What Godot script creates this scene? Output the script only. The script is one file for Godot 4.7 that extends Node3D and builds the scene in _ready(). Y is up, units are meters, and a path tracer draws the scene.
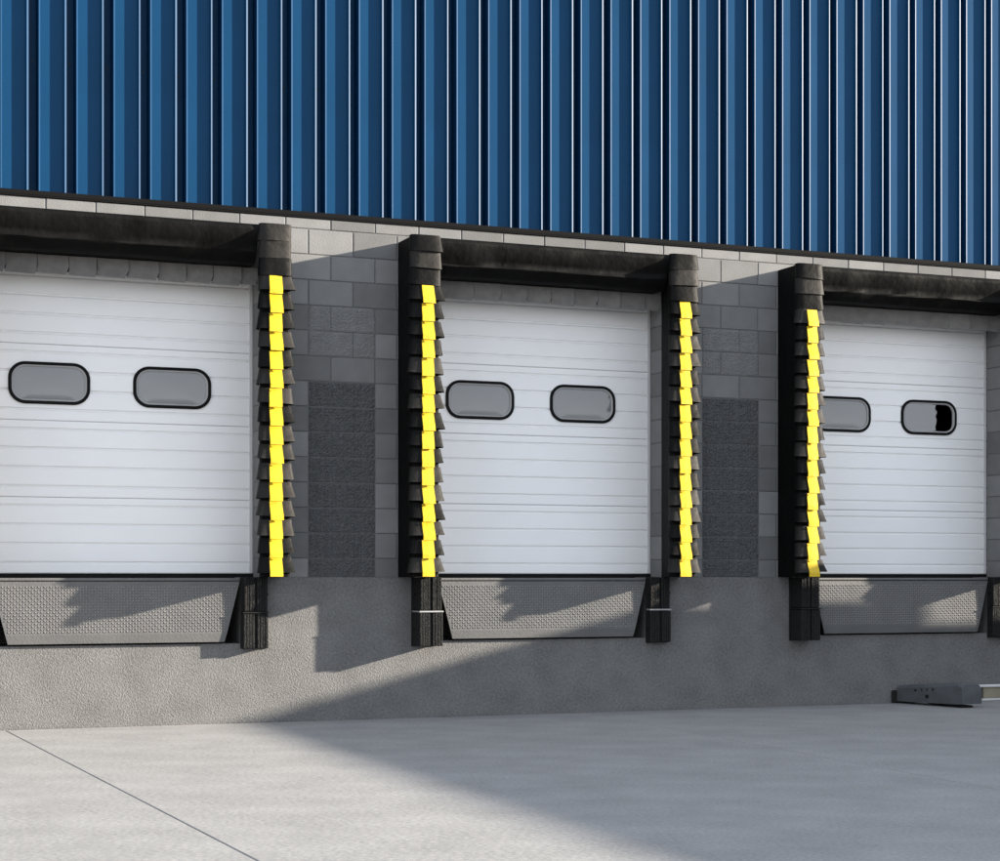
extends Node3D
# Loading dock: blue ribbed metal siding over a block wall, three white overhead doors
# with black foam seals, dock levelers and bumpers, concrete apron in low side sun.
# Wall face is the plane z = 0, x runs along the wall, camera stands at +z.

const DOCK := 1.16            # dock floor height
const PITCH := 3.45           # distance between doors
const DOORS := [-3.07, 0.38, 3.83]
const ROW := 0.204
const BLOCK := 0.3625
const TOPROW := 3.963         # bed joint under the top course
const WALL_TOP := 4.052
const OPEN := 1.075           # half width of a door opening
const OPEN_TOP := 3.555

var M := {}
var rng := RandomNumberGenerator.new()
var used := {}
var cache := {}

func _ready():
	rng.seed = 4711
	make_camera_and_light()
	make_materials()
	make_ground()
	make_building()
	for i in 3:
		make_door(i)
		make_seal(i)
		make_leveler(i)
	make_bumpers()
	make_restraint()
	make_guide_rail()
	make_trailers()

# ---------------------------------------------------------------- camera, sky, sun
func make_camera_and_light():
	var cam := Camera3D.new()
	cam.name = "camera"
	add_child(cam)
	cam.position = Vector3(-5.2795, DOCK, 16.5666)
	cam.rotation_degrees = Vector3(0, -26.006, 0)
	cam.near = 0.1
	cam.far = 600.0
	var f := 2049.0
	cam.set_frustum(0.1 * 861.0 / f, Vector2(-300.0, 146.5) / f * 0.1, 0.1, 600.0)
	cam.current = true

	var sm := ProceduralSkyMaterial.new()
	sm.sky_top_color = Color(0.613, 0.645, 0.692)
	sm.sky_horizon_color = Color(0.86, 0.87, 0.88)
	sm.sky_curve = 0.14
	sm.ground_bottom_color = Color(0.35, 0.34, 0.33)
	sm.ground_horizon_color = Color(0.6, 0.6, 0.6)
	sm.sun_angle_max = 0.0
	sm.energy_multiplier = 0.72
	var sky := Sky.new()
	sky.sky_material = sm
	var env := Environment.new()
	env.background_mode = Environment.BG_SKY
	env.sky = sky
	env.tonemap_mode = Environment.TONE_MAPPER_LINEAR
	env.tonemap_exposure = 4.2
	env.sdfgi_enabled = true
	env.ssao_enabled = true
	env.ssil_enabled = true
	var we := WorldEnvironment.new()
	we.name = "world_environment"
	we.environment = env
	add_child(we)

	var sun := DirectionalLight3D.new()
	sun.name = "sun"
	add_child(sun)
	sun.look_at_from_position(Vector3(3.4, 0.88, 1.0) * 10.0, Vector3.ZERO, Vector3.UP)
	sun.light_energy = 1.5
	sun.light_color = Color(1.0, 0.955, 0.89)
	sun.light_angular_distance = 0.9
	sun.shadow_enabled = true

# ---------------------------------------------------------------- node helpers
func numbered(called: String) -> String:
	if not used.has(called):
		used[called] = 0
		return called
	used[called] += 1
	return "%s_%03d" % [called, used[called]]

func tag(o, label: String, category: String, group := "", kind := ""):
	if label: o.set_meta("label", label)
	if category: o.set_meta("category", category)
	if group: o.set_meta("group", group)
	if kind: o.set_meta("kind", kind)
	return o

func thing(called: String, label: String, category: String, at := Vector3.ZERO, group := "") -> Node3D:
	var o := Node3D.new()
	o.name = numbered(called)
	add_child(o)
	o.position = at
	tag(o, label, category, group)
	return o

func node(called: String, parent: Node) -> Node3D:
	var o := Node3D.new()
	o.name = called
	parent.add_child(o, true)
	return o

func put(mesh: Mesh, called: String, mat: Material, parent: Node, at := Vector3.ZERO) -> MeshInstance3D:
	var o := MeshInstance3D.new()
	o.name = called
	o.mesh = mesh
	o.material_override = mat
	o.cast_shadow = GeometryInstance3D.SHADOW_CASTING_SETTING_ON
	parent.add_child(o, true)
	o.position = at
	return o

# ---------------------------------------------------------------- mesh helpers
func new_st() -> SurfaceTool:
	var st := SurfaceTool.new()
	st.begin(Mesh.PRIMITIVE_TRIANGLES)
	st.set_smooth_group(-1)
	return st

# corners counter-clockwise seen from outside
func quad(st: SurfaceTool, a: Vector3, b: Vector3, c: Vector3, d: Vector3):
	tri(st, a, b, c)
	tri(st, a, c, d)

func tri(st: SurfaceTool, a: Vector3, b: Vector3, c: Vector3):
	st.add_vertex(a); st.add_vertex(c); st.add_vertex(b)

func done(st: SurfaceTool) -> ArrayMesh:
	st.generate_normals()
	return st.commit()

# box with chamfered edges between two corners
func box(st: SurfaceTool, lo: Vector3, hi: Vector3, b := 0.0):
	var c := (lo + hi) * 0.5
	var h := (hi - lo) * 0.5
	if b <= 0.0:
		b = 0.0
	var axes := [Vector3.RIGHT, Vector3.UP, Vector3.BACK]
	for i in 3:
		for s: float in [-1.0, 1.0]:
			var n: Vector3 = axes[i] * s
			var u: Vector3 = axes[(i + 1) % 3]
			var v: Vector3 = axes[(i + 2) % 3] * s
			var hn := h[i]
			var hu := h[(i + 1) % 3] - b
			var hv := h[(i + 2) % 3] - b
			quad(st, c + n * hn - u * hu - v * hv, c + n * hn + u * hu - v * hv, c + n * hn + u * hu + v * hv, c + n * hn - u * hu + v * hv)
	if b <= 0.0:
		return
	# edges
	for i in 3:
		var j := (i + 1) % 3
		var k := (i + 2) % 3
		for sj: float in [-1.0, 1.0]:
			for sk: float in [-1.0, 1.0]:
				var ai: Vector3 = axes[i]
				var aj: Vector3 = axes[j] * sj
				var ak: Vector3 = axes[k] * sk
				var p := c + aj * h[j] + ak * (h[k] - b)
				var q := c + aj * (h[j] - b) + ak * h[k]
				var e := ai * (h[i] - b)
				if sj * sk > 0:
					quad(st, p - e, p + e, q + e, q - e)
				else:
					quad(st, p + e, p - e, q - e, q + e)
	for sx: float in [-1.0, 1.0]:
		for sy: float in [-1.0, 1.0]:
			for sz: float in [-1.0, 1.0]:
				var s := Vector3(sx, sy, sz)
				var p0 := c + Vector3(s.x * h.x, s.y * (h.y - b), s.z * (h.z - b))
				var p1 := c + Vector3(s.x * (h.x - b), s.y * h.y, s.z * (h.z - b))
				var p2 := c + Vector3(s.x * (h.x - b), s.y * (h.y - b), s.z * h.z)
				if sx * sy * sz > 0:
					tri(st, p0, p1, p2)
				else:
					tri(st, p0, p2, p1)

func bmesh(lo: Vector3, hi: Vector3, b := 0.0) -> ArrayMesh:
	var st := new_st()
	box(st, lo, hi, b)
	return done(st)

func sized_box(size: Vector3, b: float) -> ArrayMesh:
	var key := "box%.3f_%.3f_%.3f_%.4f" % [size.x, size.y, size.z, b]
	if not cache.has(key):
		cache[key] = bmesh(-size * 0.5, size * 0.5, b)
	return cache[key]

func ring_strip(st: SurfaceTool, a: PackedVector3Array, b: PackedVector3Array, closed := true):
	var n := a.size()
	for i in (n if closed else n - 1):
		var j := (i + 1) % n
		quad(st, a[i], a[j], b[j], b[i])

func fan(st: SurfaceTool, a: PackedVector3Array, flip := false):
	for i in range(1, a.size() - 1):
		if flip: tri(st, a[0], a[i + 1], a[i])
		else: tri(st, a[0], a[i], a[i + 1])

# a convex outline in (x, y) extruded from z0 to z1
func slab(st: SurfaceTool, pts: PackedVector2Array, z0: float, z1: float):
	var a := PackedVector3Array()
	var b := PackedVector3Array()
	for p in pts:
		a.append(Vector3(p.x, p.y, z0)); b.append(Vector3(p.x, p.y, z1))
	ring_strip(st, a, b)
	fan(st, b)
	fan(st, a, true)

func rod(st: SurfaceTool, a: Vector3, b: Vector3, r: float, n := 10):
	var d := (b - a).normalized()
	var u := d.cross(Vector3.UP if absf(d.y) < 0.9 else Vector3.RIGHT).normalized()
	var v := d.cross(u)
	var ra := PackedVector3Array()
	var rb := PackedVector3Array()
	for i in n:
		var w := u * cos(TAU * i / n) + v * sin(TAU * i / n)
		ra.append(a + w * r); rb.append(b + w * r)
	ring_strip(st, ra, rb)
	fan(st, rb)
	fan(st, ra, true)

func capsule_outline(w: float, h: float, r: float, n := 8) -> PackedVector2Array:
	var out := PackedVector2Array()
	for q in 4:
		var cx := (w * 0.5 - r) * (1.0 if q == 0 or q == 3 else -1.0)
		var cy := (h * 0.5 - r) * (1.0 if q < 2 else -1.0)
		for i in n + 1:
			var t := PI * 0.5 * (q + float(i) / n)
			out.append(Vector2(cx + r * cos(t), cy + r * sin(t)))
	return out

# ---------------------------------------------------------------- materials
func noise_img(seed_: int, freq: float, size := 512, oct := 4, type := FastNoiseLite.TYPE_SIMPLEX_SMOOTH) -> Image:
	var n := FastNoiseLite.new()
	n.seed = seed_
	n.noise_type = type
	n.frequency = freq
	n.fractal_octaves = oct
	var im := n.get_seamless_image(size, size)
	im.convert(Image.FORMAT_L8)
	return im

# colour texture: coarse patches + fine grain + dark specks around a base colour (sRGB)
func color_tex(seed_: int, base: Color, patch: float, grain: float, speck := 0.0, size := 512, patch_freq := 0.006, grain_freq := 0.12) -> ImageTexture:
	var a := noise_img(seed_, patch_freq, size, 5).get_data()
	var b := noise_img(seed_ + 1, grain_freq, size, 3).get_data()
	var lin := base.srgb_to_linear()
	var data := PackedByteArray()
	data.resize(size * size * 3)
	var r := RandomNumberGenerator.new()
	r.seed = seed_
	for i in size * size:
		var k := 1.0 + (a[i] / 127.5 - 1.0) * patch + (b[i] / 127.5 - 1.0) * grain
		if speck > 0.0 and r.randf() < 0.02:
			k *= 1.0 - speck * r.randf()
		k = maxf(k, 0.05)
		var c := Color(lin.r * k, lin.g * k, lin.b * k).linear_to_srgb()
		data[i * 3] = clampi(int(c.r * 255.0), 0, 255)
		data[i * 3 + 1] = clampi(int(c.g * 255.0), 0, 255)
		data[i * 3 + 2] = clampi(int(c.b * 255.0), 0, 255)
	var im := Image.create_from_data(size, size, false, Image.FORMAT_RGB8, data)
	im.generate_mipmaps()
	return ImageTexture.create_from_image(im)

func bump_tex(seed_: int, freq: float, strength: float, size := 512, oct := 3, type := FastNoiseLite.TYPE_SIMPLEX_SMOOTH) -> ImageTexture:
	var im := noise_img(seed_, freq, size, oct, type)
	im.convert(Image.FORMAT_RGBA8)
	im.bump_map_to_normal_map(strength)
	im.generate_mipmaps()
	return ImageTexture.create_from_image(im)

func mat(called: String, tex, rough: float, scale := 1.0, normal = null, nscale := 1.0, metal := 0.0) -> StandardMaterial3D:
	var m := StandardMaterial3D.new()
	if tex is Texture2D:
		m.albedo_texture = tex
	else:
		m.albedo_color = tex
	m.roughness = rough
	m.metallic = metal
	if normal:
		m.normal_enabled = true
		m.normal_texture = normal
		m.normal_scale = nscale
	m.uv1_triplanar = true
	m.uv1_world_triplanar = true
	m.uv1_scale = Vector3.ONE * scale
	M[called] = m
	return m

func tinted(called: String, source: String, c: Color) -> StandardMaterial3D:
	var m: StandardMaterial3D = M[source].duplicate()
	m.albedo_color = c
	M[called] = m
	return m

func grey(v: float, warm := 0.0) -> Color:     # linear reflectance to sRGB
	return Color(v * (1.0 + warm), v, v * (1.0 - warm)).linear_to_srgb()

func make_materials():
	var fine := bump_tex(3, 0.09, 3.0)
	var coarse := bump_tex(5, 0.05, 6.0)
	var stucco := bump_tex(6, 0.10, 4.0, 1024, 2)
	var wrinkle := bump_tex(8, 0.02, 5.0, 512, 3)
	mat("slab", color_tex(11, grey(0.233, 0.01), 0.13, 0.24, 0.4, 1024, 0.004, 0.09), 0.85, 0.35, fine, 0.1)
	mat("yard", color_tex(13, grey(0.27, 0.01), 0.15, 0.1, 0.2), 0.9, 0.3, fine, 0.5)
	mat("foundation", color_tex(17, grey(0.137, 0.01), 0.14, 0.27, 0.4, 1024, 0.004, 0.06), 0.92, 0.6, stucco, 0.42)
	mat("block", color_tex(19, grey(0.19, 0.0), 0.08, 0.07, 0.25), 0.9, 1.3, fine, 0.2)
	for i in 4:
		tinted("block%d" % i, "block", Color.WHITE.darkened([0.0, 0.05, 0.10, 0.16][i]))
	mat("rough_block", color_tex(23, grey(0.155, 0.0), 0.12, 0.3, 0.4, 512, 0.01, 0.09), 0.95, 1.5, coarse, 1.0)
	mat("dark_block", color_tex(29, grey(0.078, -0.02), 0.15, 0.7, 0.6, 512, 0.01, 0.08), 0.95, 1.5, coarse, 1.2)
	mat("mortar", color_tex(31, grey(0.11, 0.0), 0.12, 0.12, 0.2), 0.95, 1.2, fine, 0.5)
	mat("blue_paint", color_tex(37, Color(0.004, 0.041, 0.104).linear_to_srgb(), 0.05, 0.02, 0.0, 512, 0.004), 0.43, 0.5)
	M.blue_paint.metallic_specular = 0.22
	mat("flashing", grey(0.008), 0.6).metallic_specular = 0.15
	mat("screw", grey(0.05), 0.5, 1.0, null, 1.0, 0.6)
	mat("door_white", color_tex(41, grey(0.87, 0.0), 0.015, 0.01, 0.0), 0.38, 0.6)
	mat("door_trim", grey(0.55), 0.5)
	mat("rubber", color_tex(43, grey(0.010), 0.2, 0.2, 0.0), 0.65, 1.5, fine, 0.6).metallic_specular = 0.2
	mat("window_rim", grey(0.006), 0.5).metallic_specular = 0.2
	mat("inner_rim", grey(0.36), 0.45)
	var p := mat("pane", grey(0.30, -0.04), 0.05)
	p.transparency = BaseMaterial3D.TRANSPARENCY_ALPHA
	p.albedo_color.a = 0.62
	p.metallic_specular = 0.9
	mat("seal_cloth", color_tex(47, grey(0.0048, 0.03), 0.15, 0.15, 0.0, 512, 0.012, 0.08), 0.55, 1.2, wrinkle, 0.35).metallic_specular = 0.2
	mat("seal_core", color_tex(46, grey(0.0045), 0.2, 0.2, 0.0, 512, 0.012, 0.08), 0.6, 1.2, wrinkle, 0.3).metallic_specular = 0.15
	mat("seal_cloth_worn", color_tex(48, grey(0.017, 0.07), 0.25, 0.2, 0.0, 512, 0.012, 0.08), 0.6, 1.2, wrinkle, 0.4).metallic_specular = 0.25
	mat("yellow", color_tex(53, Color(0.60, 0.41, 0.006).linear_to_srgb(), 0.10, 0.10, 0.5), 0.5, 1.5, wrinkle, 0.25)
	mat("flap_cloth", color_tex(59, grey(0.14, 0.04), 0.2, 0.15, 0.0, 512, 0.01), 0.75, 1.5, wrinkle, 0.6)
	mat("steel_plate", color_tex(61, grey(0.10, 0.0), 0.12, 0.06, 0.1), 0.55, 0.8, fine, 0.15)
	mat("tread", color_tex(67, grey(0.25, 0.04), 0.2, 0.2, 0.0), 0.4)  # worn bars, made paler than the plate so sun glint sits in the colour
	mat("bumper_rubber", color_tex(71, grey(0.016), 0.3, 0.35, 0.3, 512, 0.02, 0.12), 0.75, 2.0, coarse, 0.8).metallic_specular = 0.25
	mat("zinc", color_tex(73, grey(0.34), 0.25, 0.2, 0.3), 0.5, 1.5, null, 1.0, 0.3)
	mat("restraint_steel", color_tex(79, grey(0.075, -0.08), 0.25, 0.2, 0.4), 0.6, 1.5, fine, 0.4)
	mat("interior", grey(0.10), 0.9)
	mat("rail_white", color_tex(83, grey(0.62), 0.1, 0.05, 0.2), 0.5, 1.0)
	mat("rail_board", color_tex(87, Color(0.26, 0.23, 0.17).linear_to_srgb(), 0.15, 0.1, 0.2), 0.8, 1.0)
	mat("trailer_skin", color_tex(89, grey(0.45), 0.05, 0.03, 0.0), 0.45, 0.4)
	mat("tyre", grey(0.025), 0.8)
	mat("chassis", grey(0.015), 0.6).metallic_specular = 0.25

# ---------------------------------------------------------------- ground
func make_ground():
	var g := put(bmesh(Vector3(-200, -0.5, -200), Vector3(200, -0.03, 200)), numbered("ground"), M.yard, self)
	g.set_meta("kind", "structure")
	var pave := Node3D.new()
	pave.name = numbered("pavement")
	add_child(pave)
	pave.set_meta("kind", "structure")
	var z0 := 0.016
	var z1 := 24.0
	# long joints running out from the wall: x at the wall and x at the far end
	var joints := [[-17.1, -17.1], [-12.7, -12.6], [-8.3, -8.1], [-3.885, -3.03], [0.75, 0.2], [5.1, 4.9], [9.4, 9.3], [13.8, 13.8]]
	for i in joints.size() - 1:
		var a: Array = joints[i]
		var b: Array = joints[i + 1]
		var st := new_st()
		var gap := 0.003
		var e := 0.004
		var top := [Vector3(a[0] + gap + e, 0, z0 + e), Vector3(a[1] + gap + e, 0, z1), Vector3(b[1] - gap - e, 0, z1), Vector3(b[0] - gap - e, 0, z0 + e)]
		var mid := [Vector3(a[0] + gap, -e, z0), Vector3(a[1] + gap, -e, z1), Vector3(b[1] - gap, -e, z1), Vector3(b[0] - gap, -e, z0)]
		var low := []
		for v in mid: low.append(v + Vector3(0, -0.022, 0))
		quad(st, top[0], top[1], top[2], top[3])
		ring_strip(st, PackedVector3Array(mid), PackedVector3Array(top))
		ring_strip(st, PackedVector3Array(low), PackedVector3Array(mid))
		put(done(st), "slab", M.slab, pave)

# ---------------------------------------------------------------- building
func csg_box(parent: Node, lo: Vector3, hi: Vector3, m: Material, sub := false):
	var b := CSGBox3D.new()
	b.size = hi - lo
	b.position = (lo + hi) * 0.5
	b.material = m
	if sub: b.operation = CSGShape3D.OPERATION_SUBTRACTION
	parent.add_child(b)

func make_building():
	var bld := thing("warehouse", "warehouse with blue ribbed metal siding above a grey block wall", "building")
	var xl := -9.0
	var xr := 13.0
	# foundation with a pit below each door
	var fnd := CSGCombiner3D.new()
	fnd.name = "foundation"
	bld.add_child(fnd)
	csg_box(fnd, Vector3(xl, -0.3, -1.2), Vector3(xr, DOCK - 0.002, -0.002), M.foundation)
	for c: float in DOORS:
		csg_box(fnd, Vector3(c - 0.935, 0.632, -0.75), Vector3(c + 0.935, DOCK + 0.2, 0.2), M.foundation, true)
	# mortar core of the block wall with door openings
	var core := CSGCombiner3D.new()
	core.name = "mortar_bed"
	bld.add_child(core)
	csg_box(core, Vector3(xl, DOCK - 0.04, -0.256), Vector3(xr, WALL_TOP - 0.002, -0.006), M.mortar)
	for c: float in DOORS:
		csg_box(core, Vector3(c - OPEN - 0.006, DOCK - 0.2, -0.5), Vector3(c + OPEN + 0.006, OPEN_TOP + 0.004, 0.2), M.mortar, true)
	make_blocks(node("block_wall", bld))
	make_siding(bld)
	# closed shell behind the dock wall
	put(bmesh(Vector3(xl, 8.85, -9), Vector3(xr, 9.1, 0.06)), "roof", M.flashing, bld)
	put(bmesh(Vector3(xl, -0.3, -9.2), Vector3(xr, 8.84, -9)), "rear_wall", M.interior, bld)
	for x: float in [xl, xr - 0.2]:
		put(bmesh(Vector3(x, DOCK + 0.002, -8.99), Vector3(x + 0.2, 8.84, -0.262)), "end_wall", M.interior, bld)
	put(bmesh(Vector3(xl, DOCK - 0.2, -9), Vector3(xr, DOCK - 0.006, -1.202)), "floor_slab", M.interior, bld)
	put(bmesh(Vector3(xl, WALL_TOP + 0.05, -0.25), Vector3(xr, 8.84, -0.16)), "siding_backing", M.interior, bld)

func place_block(parent: Node, x0: float, x1: float, y0: float, y1: float, kind: String):
	if x1 - x0 < 0.03 or y1 - y0 < 0.02:
		return
	var j := 0.004
	var size := Vector3(x1 - x0 - 2 * j, y1 - y0 - 2 * j, 0.25)
	var at := Vector3((x0 + x1) * 0.5, (y0 + y1) * 0.5, -0.126 + rng.randf_range(-0.001, 0.001))
	if kind == "smooth":
		put(sized_box(size, 0.004), "block", M["block%d" % rng.randi_range(0, 3)], parent, at)
	else:
		var v := rng.randi_range(0, 2)
		put(rough_block_mesh(size, v, 0.004 if kind == "rough" else 0.011), "split_face_block", M.rough_block if kind == "rough" else M.dark_block, parent, at)

func rough_block_mesh(size: Vector3, variant: int, amp: float) -> ArrayMesh:
	var key := "rough%.3f_%.3f_%d_%.3f" % [size.x, size.y, variant, amp]
	if cache.has(key): return cache[key]
	var n := FastNoiseLite.new()
	n.seed = 90 + variant
	n.frequency = 45.0
	n.fractal_octaves = 4
	var nx := int(size.x / 0.012) + 1
	var ny := int(size.y / 0.012) + 1
	var g := []
	for iy in ny + 1:
		var row := []
		for ix in nx + 1:
			var x := -size.x * 0.5 + size.x * ix / nx
			var y := -size.y * 0.5 + size.y * iy / ny
			var edge := 1.0 if (ix > 0 and ix < nx and iy > 0 and iy < ny) else 0.0
			row.append(Vector3(x, y, size.z * 0.5 - 0.003 + edge * (0.004 + amp * 1.3 * n.get_noise_2d(x + variant * 3.1, y))))
		g.append(row)
	var st := new_st()
	for iy in ny:
		for ix in nx:
			quad(st, g[iy][ix], g[iy][ix + 1], g[iy + 1][ix + 1], g[iy + 1][ix])
	var h := size * 0.5
	var zf := h.z - 0.003
	for s in [[-1, -1, 1, -1], [1, -1, 1, 1], [1, 1, -1, 1], [-1, 1, -1, -1]]:
		var a := Vector3(s[0] * h.x, s[1] * h.y, 0)
		var b := Vector3(s[2] * h.x, s[3] * h.y, 0)
		quad(st, a + Vector3(0, 0, -h.z), b + Vector3(0, 0, -h.z), b + Vector3(0, 0, zf), a + Vector3(0, 0, zf))
	cache[key] = done(st)
	return cache[key]

func make_blocks(parent: Node):
	# visible stretch of the wall, course by course, cut at door openings and at the rough panels
	var x_lo := -5.6
	var x_hi := 6.6
	for r in range(-1, 14):
		var y0 := TOPROW - ROW * (r + 1)
		var y1 := TOPROW - ROW * r
		if r == -1: y1 = WALL_TOP
		if r == 13: y0 = DOCK - 0.005
		var off := 0.0 if posmod(r, 2) == 0 else BLOCK * 0.5     # courses in running bond
		var spans := []
		if y0 < OPEN_TOP - 0.05:
			var x := x_lo
			for c: float in DOORS:
				spans.append([x, c - OPEN]); x = c + OPEN
			spans.append([x, x_hi])
		else:
			spans.append([x_lo, x_hi])
		for s in spans:
			# zones inside a pier: plain strip, rough panel, plain strip
			var zones := [[s[0], s[1], "smooth"]]
			var pier_l := -1.602
			for p in 2:
				var a := pier_l + PITCH * p
				var b := a + BLOCK * 1.5
				if s[0] < a and s[1] > b and s[1] - s[0] < 3.0:
					var kind := "smooth"
					if r == 3 or r == 4: kind = "rough"
					elif r >= 6: kind = "dark"
					if kind != "smooth":
						zones = [[s[0], a, "smooth"], [a, b, kind], [b, s[1], "smooth"]]
			for z in zones:
				var cuts := [z[0]]
				if z[2] == "dark":
					place_block(parent, z[0], z[1], y0, y1, "dark")
					continue
				var x: float = -1.602 + off - BLOCK * 40
				while x < z[1] - 0.07:
					if x > z[0] + 0.07: cuts.append(x)
					x += BLOCK
				cuts.append(z[1])
				for q in cuts.size() - 1:
					place_block(parent, cuts[q], cuts[q + 1], y0, y1, z[2])

# a profile of (x, z) points extruded in y, long facets flat and short facets blending them
func profile_mesh(pts: PackedVector2Array, y0: float, y1: float) -> ArrayMesh:
	var nseg := pts.size() - 1
	var nrm := []
	var ln := []
	for i in nseg:
		var d := pts[i + 1] - pts[i]
		ln.append(d.length())
		nrm.append(Vector2(-d.y, d.x).normalized())
	var vn := []
	for i in pts.size():
		if i == 0: vn.append(nrm[0])
		elif i == nseg: vn.append(nrm[nseg - 1])
		elif ln[i - 1] > ln[i] * 2.0: vn.append(nrm[i - 1])
		elif ln[i] > ln[i - 1] * 2.0: vn.append(nrm[i])
		else: vn.append((nrm[i - 1] + nrm[i]).normalized())
	var st := SurfaceTool.new()
	st.begin(Mesh.PRIMITIVE_TRIANGLES)
	for i in nseg:
		var n0 := Vector3(vn[i].x, 0, vn[i].y)
		var n1 := Vector3(vn[i + 1].x, 0, vn[i + 1].y)
		var a := Vector3(pts[i].x, y0, pts[i].y)
		var b := Vector3(pts[i + 1].x, y0, pts[i + 1].y)
		var up := Vector3(0, y1 - y0, 0)
		for v in [[a, n0], [b + up, n1], [b, n1], [a, n0], [a + up, n0], [b + up, n1]]:
			st.set_normal(v[1]); st.add_vertex(v[0])
	return st.commit()

func make_siding(bld: Node):
	var side := node("metal_siding", bld)
	var pitch := 0.2731
	var y0 := WALL_TOP + 0.05
	var y1 := 8.85
	# one panel: groove, bead, flat pan, narrow standing lip
	var prof := PackedVector2Array([
		Vector2(0.000, 0.0265), Vector2(0.0012, 0.0235), Vector2(0.009, -0.117), Vector2(0.012, -0.12),
		Vector2(0.066, -0.12), Vector2(0.069, -0.117), Vector2(0.074, 0.0005), Vector2(0.0748, 0.0034), Vector2(0.0762, 0.0042), Vector2(0.0775, 0.0040),
		Vector2(0.0855, 0.0012), Vector2(0.087, 0.001), Vector2(0.089, 0.001),
		Vector2(0.246, 0.001), Vector2(0.250, 0.0025), Vector2(0.2580, 0.0285), Vector2(0.2595, 0.0315), Vector2(0.2615, 0.0320), Vector2(0.2731, 0.0265)])
	var mesh := profile_mesh(prof, y0, y1)
	var n := int((13.0 + 9.0) / pitch)
	for i in n:
		var x := -3.72 + pitch * (i - 19)
		var m: MeshInstance3D = put(mesh, "siding_panel", M.blue_paint, side, Vector3(x, 0, -0.030 + rng.randf_range(-0.0015, 0.0015)))
		m.rotation.y = rng.randf_range(-0.006, 0.006)
		if x > -4.6 and x < 5.6:
			for y: float in [5.12, 7.1]:
				put(sized_box(Vector3(0.014, 0.014, 0.008), 0.003), "screw", M.screw, side, Vector3(x + 0.04, y, -0.147))
	# black base flashing with drip edge
	var st := new_st()
	box(st, Vector3(-9, WALL_TOP, -0.2), Vector3(13, WALL_TOP + 0.012, 0.010), 0.002)
	box(st, Vector3(-9, WALL_TOP + 0.0125, -0.2), Vector3(13, WALL_TOP + 0.049, 0.006), 0.003)
	put(done(st), "base_flashing", M.flashing, bld)

# ---------------------------------------------------------------- overhead doors
const DOOR_WORDS := [
	"over the fully sunlit stretch of concrete base",
	"between the two piers of rough dark blocks",
	"whose window shows a black gap"]

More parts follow.
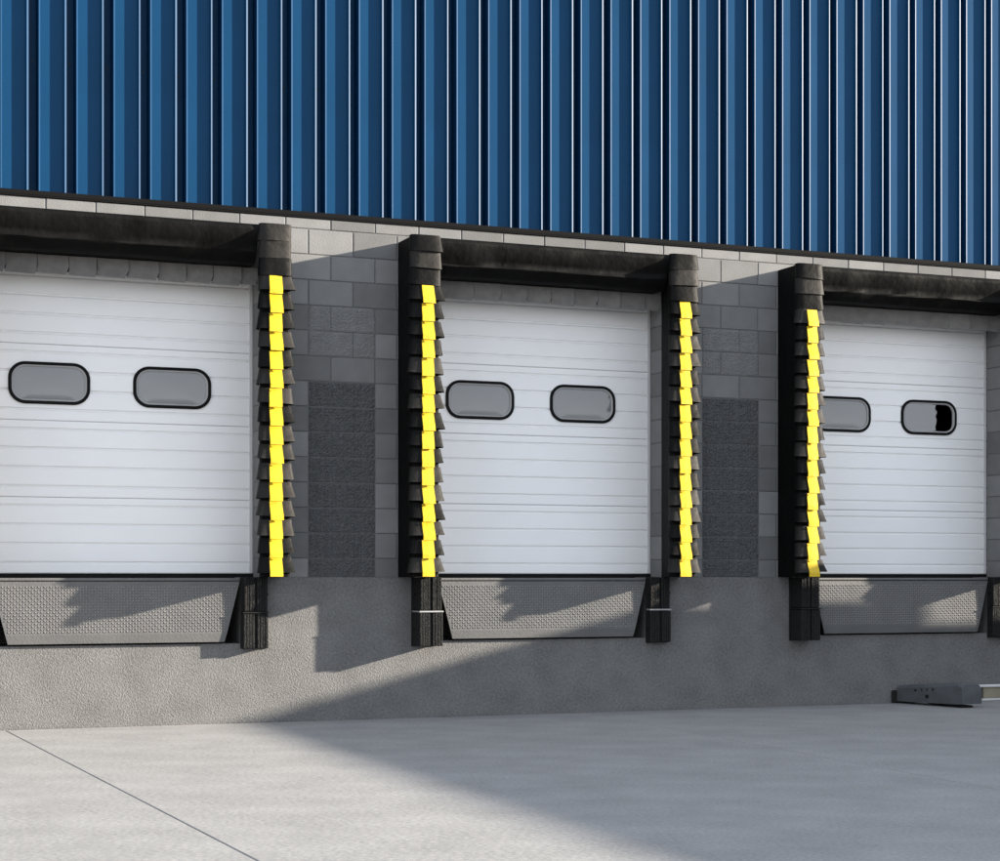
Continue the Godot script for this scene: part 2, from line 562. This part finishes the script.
func make_door(i: int):
	var c: float = DOORS[i]
	var d := thing("overhead_door", ["white ribbed overhead door with two intact windows over the fully sunlit stretch of concrete base",
		"white ribbed overhead door with two windows between the two piers of rough dark blocks",
		"white ribbed overhead door with a black gap at the end of one window"][i], "door", Vector3(c, DOCK, -0.262), "overhead doors")
	var w := 1.09
	var win_y := 2.662 - DOCK
	var ys := [0.027, 0.619, 1.214, 1.805, 2.42]
	for k in 4:
		var y0: float = ys[k]
		var y1: float = ys[k + 1] - 0.002
		# face profile (y, z) with four shallow V grooves and rounded section edges
		var p := PackedVector2Array([Vector2(y0, -0.04), Vector2(y0, -0.008), Vector2(y0 + 0.004, -0.002), Vector2(y0 + 0.010, 0.0)])
		for g: float in [0.088, 0.236, 0.384, 0.531]:
			var y := y0 + g
			p.append_array(PackedVector2Array([Vector2(y - 0.016, 0.0), Vector2(y - 0.004, -0.015), Vector2(y + 0.006, -0.015), Vector2(y + 0.008, 0.0)]))
		p.append_array(PackedVector2Array([Vector2(y1 - 0.008, 0.0), Vector2(y1 - 0.003, -0.002), Vector2(y1, -0.008), Vector2(y1, -0.04)]))
		var st := new_st()
		for j in p.size() - 1:
			var ya := p[j].x; var yb := p[j + 1].x
			var za := p[j].y; var zb := p[j + 1].y
			quad(st, Vector3(-w, ya, za), Vector3(w, ya, za), Vector3(w, yb, zb), Vector3(-w, yb, zb))
		if k == 2:
			# glazed section: the same face cut through by two rounded openings
			var comb := CSGCombiner3D.new()
			comb.name = "door_section"
			d.add_child(comb, true)
			var body := CSGPolygon3D.new()
			var poly := PackedVector2Array()
			for v in p: poly.append(Vector2(-v.y, v.x))
			body.polygon = poly
			body.depth = 2.0 * w
			body.rotation_degrees = Vector3(0, 90, 0)
			body.position = Vector3(w, 0, 0)
			body.material = M.door_white
			comb.add_child(body)
			for s: float in [-1.0, 1.0]:
				var hole := CSGPolygon3D.new()
				hole.polygon = capsule_outline(0.556, 0.282, 0.104)
				hole.depth = 0.2
				hole.position = Vector3(s * 0.461 - 0.012, win_y, 0.1)
				hole.operation = CSGShape3D.OPERATION_SUBTRACTION
				hole.material = M.door_white
				comb.add_child(hole)
			continue
		box(st, Vector3(-w, y0 + 0.0005, -0.05), Vector3(w, y1 - 0.0005, -0.0405))
		put(done(st), "door_section", M.door_white, d)
	put(bmesh(Vector3(-w, -0.02, -0.045), Vector3(w, 0.026, -0.002), 0.004), "bottom_seal", M.rubber, d)
	for s: float in [-1.0, 1.0]:
		put(bmesh(Vector3(s * (OPEN - 0.012) - 0.013, 0.03, 0.001), Vector3(s * (OPEN - 0.012) + 0.013, 2.40, 0.012), 0.003), "weather_strip", M.door_trim, d)
	for s: float in [-1.0, 1.0]:
		var win := node("window", d)
		win.position = Vector3(s * 0.461 - 0.012, win_y, 0.0)
		var outer := capsule_outline(0.600, 0.326, 0.125)
		var lip := capsule_outline(0.588, 0.314, 0.119)
		var inner := capsule_outline(0.552, 0.278, 0.102)
		var st := new_st()
		hoop(st, [[outer, -0.004], [outer, 0.012], [lip, 0.017], [inner, 0.015], [inner, -0.004]])
		put(done(st), "frame", M.window_rim, win)
		var a2 := capsule_outline(0.551, 0.277, 0.1015)
		var b2 := capsule_outline(0.526, 0.252, 0.091)
		st = new_st()
		hoop(st, [[a2, 0.0115], [capsule_outline(0.543, 0.269, 0.098), 0.0125], [b2, 0.006], [b2, -0.002]])
		put(done(st), "inner_bead", M.inner_rim, win)
		var pane := capsule_outline(0.535, 0.261, 0.094)
		if i == 2 and s > 0:
			# pane ends short of the frame: a ragged edge and an open black gap
			var cut := PackedVector2Array()
			var xs := [0.075, 0.066, 0.078, 0.083, 0.07, 0.088, 0.064, 0.076]
			for q in pane:
				if q.x < 0.06: cut.append(q)
			var right := PackedVector2Array()
			for q in xs.size():
				right.append(Vector2(xs[q], -0.1225 + 0.245 * q / (xs.size() - 1)))
			# outline starts at top (after the cut), goes round left, ends bottom; close with the ragged edge
			cut.append_array(right)
			st = new_st()
			var tris := Geometry2D.triangulate_polygon(cut)
			for t in range(0, tris.size(), 3):
				var A := cut[tris[t]]; var B := cut[tris[t + 1]]; var C := cut[tris[t + 2]]
				if (B - A).cross(C - A) < 0: var sw := B; B = C; C = sw
				tri(st, Vector3(A.x, A.y, 0.005), Vector3(B.x, B.y, 0.005), Vector3(C.x, C.y, 0.005))
			put(done(st), "pane", M.pane, win).set_meta("label", "pane with a ragged end beside a black gap")
		else:
			st = new_st()
			# slightly domed acrylic sheet
			st.set_smooth_group(2)
			var last := PackedVector3Array()
			for q in 7:
				var u := 1.0 - q / 6.5
				var ring := PackedVector3Array()
				for v in capsule_outline(0.325 + 0.21 * u, 0.261 * u, 0.094 * u):
					ring.append(Vector3(v.x * (0.4 + 0.6 * u), v.y, -0.002 + 0.004 * (1.0 - u * u)))
				if q > 0: ring_strip(st, last, ring)
				last = ring
			fan(st, last)
			put(done(st), "pane", M.pane, win)

func hoop(st: SurfaceTool, rings: Array):
	for r in rings.size() - 1:
		var a := PackedVector3Array()
		var b := PackedVector3Array()
		for p in rings[r][0]: a.append(Vector3(p.x, p.y, rings[r][1]))
		for p in rings[r + 1][0]: b.append(Vector3(p.x, p.y, rings[r + 1][1]))
		ring_strip(st, a, b)

# ---------------------------------------------------------------- dock seals
const PAD_TOP := 2.755        # above the dock floor
const PLEAT := 0.1466

# cross-section of a side pad, inner side first, grown by in_, fr, out
func pad_section(s: float, y: float, in_: float, fr: float, out: float, wob: Array, core := false) -> PackedVector3Array:
	var zf := 0.412 + fr
	var pts := [
		Vector2(1.078, 0.002) if core else Vector2(1.012, zf - 0.085 - fr), Vector2(1.0 - in_, zf - 0.05 + wob[0]), Vector2(1.008 - in_, zf - 0.012 + wob[0]), Vector2(1.028 - in_, zf + wob[0]),
		Vector2(1.07, zf + 0.004 + wob[1]), Vector2(1.12, zf + 0.006 + wob[1]), Vector2(1.18, zf + 0.004 + wob[2]),
		Vector2(1.228 + out, zf + wob[2]), Vector2(1.246 + out, zf - 0.014 + wob[2]), Vector2(1.252 + out, zf - 0.055), Vector2(1.250, 0.002) if core else Vector2(1.240, zf - 0.085 - fr)]
	var r := PackedVector3Array()
	for p in pts: r.append(Vector3(s * p.x, y, p.y))
	return r

func make_seal(i: int):
	var c: float = DOORS[i]
	var t := thing("dock_seal", ["black foam dock seal with yellow striped pads framing the door over the sunlit concrete base",
		"black foam dock seal with yellow striped pads framing the door between the rough block piers",
		"black foam dock seal with yellow striped pads framing the door with a black window gap"][i], "dock seal", Vector3(c, DOCK, 0.002), "dock seals")
	for s: float in [-1.0, 1.0]:
		var pad := node("side_pad", t)
		var st := new_st()
		var flat := [0.0, 0.0, 0.0]
		var a := pad_section(s, 0.0, -0.012, -0.012, -0.008, flat, true)
		var b := pad_section(s, PAD_TOP - 0.012, -0.012, -0.012, -0.008, flat, true)
		loft(st, [a, b], s)
		caps(st, a, b, s)
		put(done(st), "foam_core", M.seal_core, pad)
		var y := 0.0
		var k := 0
		while k < 19:
			var h := PLEAT if k < 16 else (PAD_TOP - 16 * PLEAT) / 3.0
			var y0 := y + (0.034 + rng.randf_range(-0.008, 0.008) if k < 16 else 0.006)
			var y1 := y + h + 0.008
			if k == 18: y1 = y + h
			var wob := [rng.randf_range(-0.012, 0.012), rng.randf_range(-0.008, 0.008), rng.randf_range(-0.012, 0.012)]
			var fl := (0.034 if k < 16 else 0.012) + rng.randf_range(-0.008, 0.01)
			var fi := (0.018 if k < 16 else 0.004) + rng.randf_range(-0.006, 0.012)
			var fo := (0.018 if k < 16 else 0.003) + rng.randf_range(-0.008, 0.01)
			var tilt := rng.randf_range(-0.014, 0.014)
			var rings := []
			for q in 5:
				var u := q / 4.0
				var e := pow(1.0 - u, 1.25)
				var ring := pad_section(s, lerpf(y0, y1, u), fi * e, fl * e + 0.004, fo * e, [wob[0] * e, wob[1] * e, wob[2] * e])
				for m in ring.size():
					ring[m].y += tilt * (float(m) / ring.size() - 0.5) * e * 2.0
				rings.append(ring)
			st = new_st()
			st.set_smooth_group(1)
			loft(st, rings, s)
			st.set_smooth_group(-1)
			# turned-in hem
			var hem := pad_section(s, y0 + 0.006, -0.008, 0.0, -0.006, flat)
			loft(st, [hem, rings[0]], s)
			put(done(st), "pleat", M.seal_cloth_worn if rng.randf() < 0.6 else M.seal_cloth, pad)
			if k < 16:
				st = new_st()
				var skew := rng.randf_range(-0.006, 0.006)
				var yr := []
				for q in 5:
					var cx := 1.12 + skew * (1.0 - q / 4.0)
					var hw := 0.048 + 0.002 * (1.0 - q / 4.0)
					var yy := lerpf(y + 0.003, y1 - 0.006, q / 4.0)
					var e2 := pow(1.0 - clampf((yy - y0) / (y1 - y0), 0.0, 1.0), 1.25)
					var zz := 0.412 + 0.004 + fl * e2 + 0.0115 + maxf(0.0, maxf(wob[1], wob[2])) * e2
					var l := PackedVector3Array([Vector3(s * (cx - hw), yy, zz - 0.012), Vector3(s * (cx - hw), yy, zz), Vector3(s * cx, yy, zz + 0.0015), Vector3(s * (cx + hw), yy, zz), Vector3(s * (cx + hw), yy, zz - 0.012)])
					yr.append(l)
				loft(st, yr, s)
				put(done(st), "yellow_stripe", M.yellow, pad)
			y += h
			k += 1
	# head pad: face leans back towards its lower edge, with sewn ridges
	var st2 := new_st()
	st2.set_smooth_group(1)
	var prof := [Vector2(2.745, 0.0), Vector2(2.748, 0.36), Vector2(2.735, 0.385), Vector2(2.70, 0.388), Vector2(2.60, 0.335), Vector2(2.555, 0.305), Vector2(2.548, 0.312), Vector2(2.538, 0.31), Vector2(2.530, 0.29), Vector2(2.47, 0.245), Vector2(2.455, 0.21), Vector2(2.46, 0.0)]
	var nn := FastNoiseLite.new()
	nn.seed = 700 + i
	nn.frequency = 1.4
	nn.fractal_octaves = 4
	var prev := PackedVector3Array()
	for q in 41:
		var x := -1.0 + 2.0 * q / 40.0
		var ring := PackedVector3Array()
		for m in prof.size():
			var p: Vector2 = prof[m]
			var k2 := 1.0 if m > 1 and m < prof.size() - 1 else 0.0
			ring.append(Vector3(x, p.x + k2 * 0.010 * nn.get_noise_2d(x, m * 0.3), p.y + k2 * 0.022 * nn.get_noise_2d(x * 1.6, 9.0 + m * 0.22)))
		if q > 0: ring_strip(st2, ring, prev)
		prev = ring
	put(done(st2), "head_pad", M.seal_cloth, t)
	# grey cloth flaps hanging behind the head pad
	var row := node("head_curtain", t)
	put(bmesh(Vector3(-1.06, 2.335, 0.0), Vector3(1.06, 2.455, 0.006)), "slit_shade_sheet", M.rubber, row)  # added dark sheet, its black stands in for shade in the flap slits
	var x := -1.045
	while x < 1.04:
		var w := rng.randf_range(0.20, 0.235)
		var x1 := minf(x + w, 1.06)
		var st3 := new_st()
		var drop := rng.randf_range(-0.008, 0.008)
		var lean := rng.randf_range(0.012, 0.05)
		var zz := 0.012 + rng.randf_range(0.0, 0.02)
		var yb := 2.318 + drop
		var top := PackedVector3Array([Vector3(x, 2.455, zz - 0.004), Vector3(x1 - 0.005, 2.455, zz + 0.012)])
		var midp := PackedVector3Array([Vector3(x + lean * 0.1, yb + 0.05, zz - 0.001), Vector3(x1 - 0.006 + lean * 0.1, yb + 0.05, zz + 0.02)])
		var bot := PackedVector3Array([Vector3(x - lean * 0.5, yb, zz + 0.002), Vector3(x1 - 0.008 - lean * 0.6, yb - 0.010, zz + 0.03)])
		var off := Vector3(0, 0, -0.006)
		quad(st3, midp[0], midp[1], top[1], top[0])
		quad(st3, bot[0], bot[1], midp[1], midp[0])
		quad(st3, bot[1] + off, bot[0] + off, midp[0] + off, midp[1] + off)
		quad(st3, midp[1] + off, midp[0] + off, top[0] + off, top[1] + off)
		quad(st3, bot[0] + off, bot[1] + off, bot[1], bot[0])
		quad(st3, bot[1] + off, midp[1] + off, midp[1], bot[1])
		quad(st3, midp[0] + off, bot[0] + off, bot[0], midp[0])
		put(done(st3), "flap", M.flap_cloth, row)
		x += w

func loft(st: SurfaceTool, rings: Array, s: float):
	# open sections stacked upwards; winding follows the side of the pad
	for r in rings.size() - 1:
		var a: PackedVector3Array = rings[r]
		var b: PackedVector3Array = rings[r + 1]
		for i in a.size() - 1:
			if s > 0: quad(st, a[i], a[i + 1], b[i + 1], b[i])
			else: quad(st, a[i + 1], a[i], b[i], b[i + 1])

func caps(st: SurfaceTool, a: PackedVector3Array, b: PackedVector3Array, s: float):
	fan(st, b, s < 0)
	fan(st, a, s > 0)

# ---------------------------------------------------------------- dock levelers
func make_leveler(i: int):
	var c: float = DOORS[i]
	var t := thing("dock_leveler", ["grey tread plate dock leveler lip below the door over the sunlit concrete base",
		"grey tread plate dock leveler lip below the door between the rough block piers",
		"grey tread plate dock leveler lip below the door with a black window gap"][i], "dock leveler", Vector3(c, 0, 0), "dock levelers")
	put(bmesh(Vector3(-0.925, DOCK - 0.028, -0.72), Vector3(0.925, DOCK - 0.008, 0.012), 0.002), "deck_plate", M.steel_plate, t)
	for x: float in [-0.6, 0.0, 0.6]:
		put(bmesh(Vector3(x - 0.03, 0.66, -0.6), Vector3(x + 0.03, DOCK - 0.03, -0.05), 0.003), "deck_beam", M.chassis, t)
	var st := new_st()
	rod(st, Vector3(-0.915, DOCK - 0.02, 0.026), Vector3(0.915, DOCK - 0.02, 0.026), 0.013, 10)
	put(done(st), "hinge", M.steel_plate, t)
	# hanging lip: a trapezoid leaning slightly outwards, with a bevelled lower edge
	var top_y := DOCK - 0.036
	var bot_y := 0.648
	var tz := 0.034
	var bz := 0.046
	st = new_st()
	var rows := [[top_y, 0.918, tz], [0.715, 0.818, lerpf(bz, tz, (0.715 - bot_y) / (top_y - bot_y))], [bot_y, 0.80, bz - 0.008]]
	var th := Vector3(0, 0, -0.018)
	for r in 2:
		var a: Array = rows[r]
		var b: Array = rows[r + 1]
		var p := [Vector3(-b[1], b[0], b[2]), Vector3(b[1], b[0], b[2]), Vector3(a[1], a[0], a[2]), Vector3(-a[1], a[0], a[2])]
		quad(st, p[0], p[1], p[2], p[3])
		quad(st, p[1] + th, p[0] + th, p[3] + th, p[2] + th)
		quad(st, p[0] + th, p[0], p[3], p[3] + th)
		quad(st, p[1], p[1] + th, p[2] + th, p[2])
		if r == 1: quad(st, p[0] + th, p[1] + th, p[1], p[0])
		if r == 0: quad(st, p[3], p[2], p[2] + th, p[3] + th)
	var lip := put(done(st), "lip", M.steel_plate, t)
	# raised tread bars in alternating directions
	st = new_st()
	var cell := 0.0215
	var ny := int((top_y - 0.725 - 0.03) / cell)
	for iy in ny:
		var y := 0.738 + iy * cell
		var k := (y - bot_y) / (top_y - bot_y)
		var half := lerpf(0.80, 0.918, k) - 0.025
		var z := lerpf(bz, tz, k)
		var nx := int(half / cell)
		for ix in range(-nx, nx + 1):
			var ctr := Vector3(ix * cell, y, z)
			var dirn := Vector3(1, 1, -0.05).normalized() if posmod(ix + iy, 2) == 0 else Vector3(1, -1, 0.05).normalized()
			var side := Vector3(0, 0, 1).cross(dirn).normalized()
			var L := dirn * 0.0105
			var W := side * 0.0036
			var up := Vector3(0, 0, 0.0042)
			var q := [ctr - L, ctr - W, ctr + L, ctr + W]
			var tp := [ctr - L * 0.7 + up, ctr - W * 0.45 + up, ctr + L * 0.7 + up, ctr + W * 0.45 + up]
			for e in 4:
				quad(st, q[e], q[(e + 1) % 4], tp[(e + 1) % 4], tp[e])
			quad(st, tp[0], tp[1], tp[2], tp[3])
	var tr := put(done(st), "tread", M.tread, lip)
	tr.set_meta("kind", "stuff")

# ---------------------------------------------------------------- bumpers
func make_bumpers():
	var words := {
		"0R": "black laminated rubber bumper beside the sunlit patch on the concrete base",
		"1L": "black rubber bumper with a pale steel ledge under the pad shading the sunlit patch",
		"1R": "black rubber bumper with a small steel ledge next to the tiny bright patch of wall",
		"2L": "black rubber bumper deep in shade under the pad nearest the wall restraint",
		"2R": "black rubber bumper under the far pad of the door with a black window gap"}
	for key in words:
		var c: float = DOORS[int(key[0])]
		var s := 1.0 if key[1] == "R" else -1.0
		var t := thing("dock_bumper", words[key], "bumper", Vector3(c + s * 1.035, 0.59, 0.0), "dock bumpers")
		put(bmesh(Vector3(-0.105, 0.0, 0.0), Vector3(0.105, 0.568, 0.012), 0.002), "back_plate", M.chassis, t)
		var hw := 0.088
		var thick := 0.088 if s > 0 else 0.232
		# laminated pads: upright plies in two columns
		for tier in 2:
			var y0 := 0.004 if tier == 0 else 0.297
			var y1 := 0.278 if tier == 0 else 0.568
			var z1 := thick + 0.004 if tier == 0 else thick - 0.002
			var grow := 0.008 if tier == 0 else 0.0
			var n := 9
			var x := -hw - grow
			var w := (2.0 * (hw + grow)) / n
			for k in n:
				var dz := rng.randf_range(-0.003, 0.002) - (0.016 if k == 4 else 0.0)
				put(sized_box(Vector3(w - 0.0015, snappedf(y1 - y0 + rng.randf_range(-0.006, 0.0), 0.002), snappedf(z1 - 0.013 + dz, 0.002)), 0.003), "rubber_ply", M.bumper_rubber, t,
					Vector3(x + w * (k + 0.5), (y0 + y1) * 0.5, 0.013 + (z1 - 0.013 + dz) * 0.5))
			for k in 2:
				var st := new_st()
				rod(st, Vector3(-hw - 0.014, (y0 + y1) * 0.5, thick * (0.3 + 0.35 * k)), Vector3(hw + 0.014, (y0 + y1) * 0.5, thick * (0.3 + 0.35 * k)), 0.008, 8)
				put(done(st), "tie_rod", M.chassis, t)
		put(bmesh(Vector3(-hw - 0.012, 0.281, 0.0125), Vector3(hw + 0.012, 0.294, thick + 0.008), 0.002), "steel_ledge", M.zinc if key[0] == "1" else M.chassis, t)

# ---------------------------------------------------------------- vehicle restraint and rail at the wall foot
func make_restraint():
	var t := thing("vehicle_restraint", "low grey steel vehicle restraint reaching out from the foot of the wall", "vehicle restraint", Vector3(3.78, 0.0, 0.0))
	# housing: long low box pointing away from the wall, rising slightly to its nose
	var st := new_st()
	var x0 := 0.0
	var rings := []
	for r in [[0.03, 0.0, 0.165, 0.02], [0.45, 0.075, 0.195, 0.024], [0.86, 0.155, 0.225, 0.03], [0.92, 0.165, 0.205, 0.034]]:
		var z: float = r[0]; var x: float = x0 + r[1]; var h: float = r[2]; var lo: float = r[3]
		var w := 0.20
		rings.append(PackedVector3Array([Vector3(x, lo, z), Vector3(x + w, lo, z), Vector3(x + w, h - 0.03, z), Vector3(x + w - 0.03, h, z), Vector3(x + 0.03, h, z), Vector3(x, h - 0.03, z)]))
	for r in 3: ring_strip(st, rings[r], rings[r + 1])
	fan(st, rings[3]); fan(st, rings[0], true)
	put(done(st), "housing", M.restraint_steel, t)
	put(bmesh(Vector3(-0.05, 0.004, 0.012), Vector3(0.22, 0.12, 0.029), 0.003), "wall_plate", M.chassis, t)
	put(bmesh(Vector3(0.17, 0.005, 0.30), Vector3(0.30, 0.019, 0.88), 0.002), "skid", M.chassis, t)
	st = new_st()
	rod(st, Vector3(0.06, 0.085, 0.46), Vector3(0.24, 0.085, 0.46), 0.016, 10)
	put(done(st), "pivot_bolt", M.chassis, t)
	# worn, unreadable dark marks along the upper side
	for q in [[0.28, 0.05], [0.37, 0.03], [0.44, 0.04], [0.52, 0.05]]:
		var z: float = q[0]
		var k := (z - 0.03) / 0.83
		put(sized_box(Vector3(0.004, 0.022, q[1]), 0.001), "dark_mark", M.chassis, t, Vector3(x0 + 0.155 * k - 0.001, lerpf(0.165, 0.225, k) - 0.052, z))

func make_guide_rail():
	var t := thing("guide_rail", "pale rail with two white edges lying along the foot of the wall", "rail", Vector3(4.70, 0.0, 0.012))
	put(bmesh(Vector3(0.0, 0.02, 0.0), Vector3(1.9, 0.125, 0.03), 0.003), "board", M.rail_board, t)
	put(bmesh(Vector3(-0.06, 0.126, 0.0), Vector3(1.9, 0.15, 0.05), 0.004), "white_edge", M.rail_white, t)
	put(bmesh(Vector3(-0.03, 0.001, 0.0), Vector3(1.9, 0.019, 0.05), 0.004), "white_edge", M.rail_white, t)

# ---------------------------------------------------------------- trailers parked further along (outside the frame)
func make_trailers():
	var t := thing("box_trailer", "low grey box trailer backed up beside the dock doors", "trailer", Vector3(6.0, 0.0, 1.37), "parked trailers")
	var w := 2.56
	put(bmesh(Vector3(0, 0.75, 0), Vector3(w, 2.12, 12.5), 0.02), "cargo_box", M.trailer_skin, t)
	put(bmesh(Vector3(0.8, 0.5, 0.3), Vector3(w - 0.8, 0.748, 12.3), 0.01), "chassis", M.chassis, t)
	for s: float in [0.03, w / 2 + 0.005]:
		put(bmesh(Vector3(s, 0.8, -0.025), Vector3(s + w / 2 - 0.035, 2.08, -0.002), 0.006), "rear_door", M.trailer_skin, t)
	for z: float in [1.2, 2.4]:
		for x: float in [0.05, w - 0.33]:
			var wheel := node("wheel", t)
			wheel.position = Vector3(x, 0.375, z)
			var st := new_st()
			rod(st, Vector3(0, 0, 0), Vector3(0.28, 0, 0), 0.372, 28)
			put(done(st), "tyre", M.tyre, wheel)
			st = new_st()
			rod(st, Vector3(-0.01, 0, 0), Vector3(0.29, 0, 0), 0.2, 20)
			put(done(st), "rim", M.zinc, wheel)
	for x: float in [0.6, w - 0.75]:
		put(bmesh(Vector3(x, 0.002, 9.6), Vector3(x + 0.15, 0.748, 9.75), 0.01), "landing_leg", M.chassis, t)
	var t2: Node3D = t.duplicate()
	t2.name = numbered("box_trailer")
	add_child(t2)
	t2.position = Vector3(6.0 + PITCH, 0.0, 1.60)
	tag(t2, "low grey box trailer parked on the far side of the first trailer", "trailer", "parked trailers")
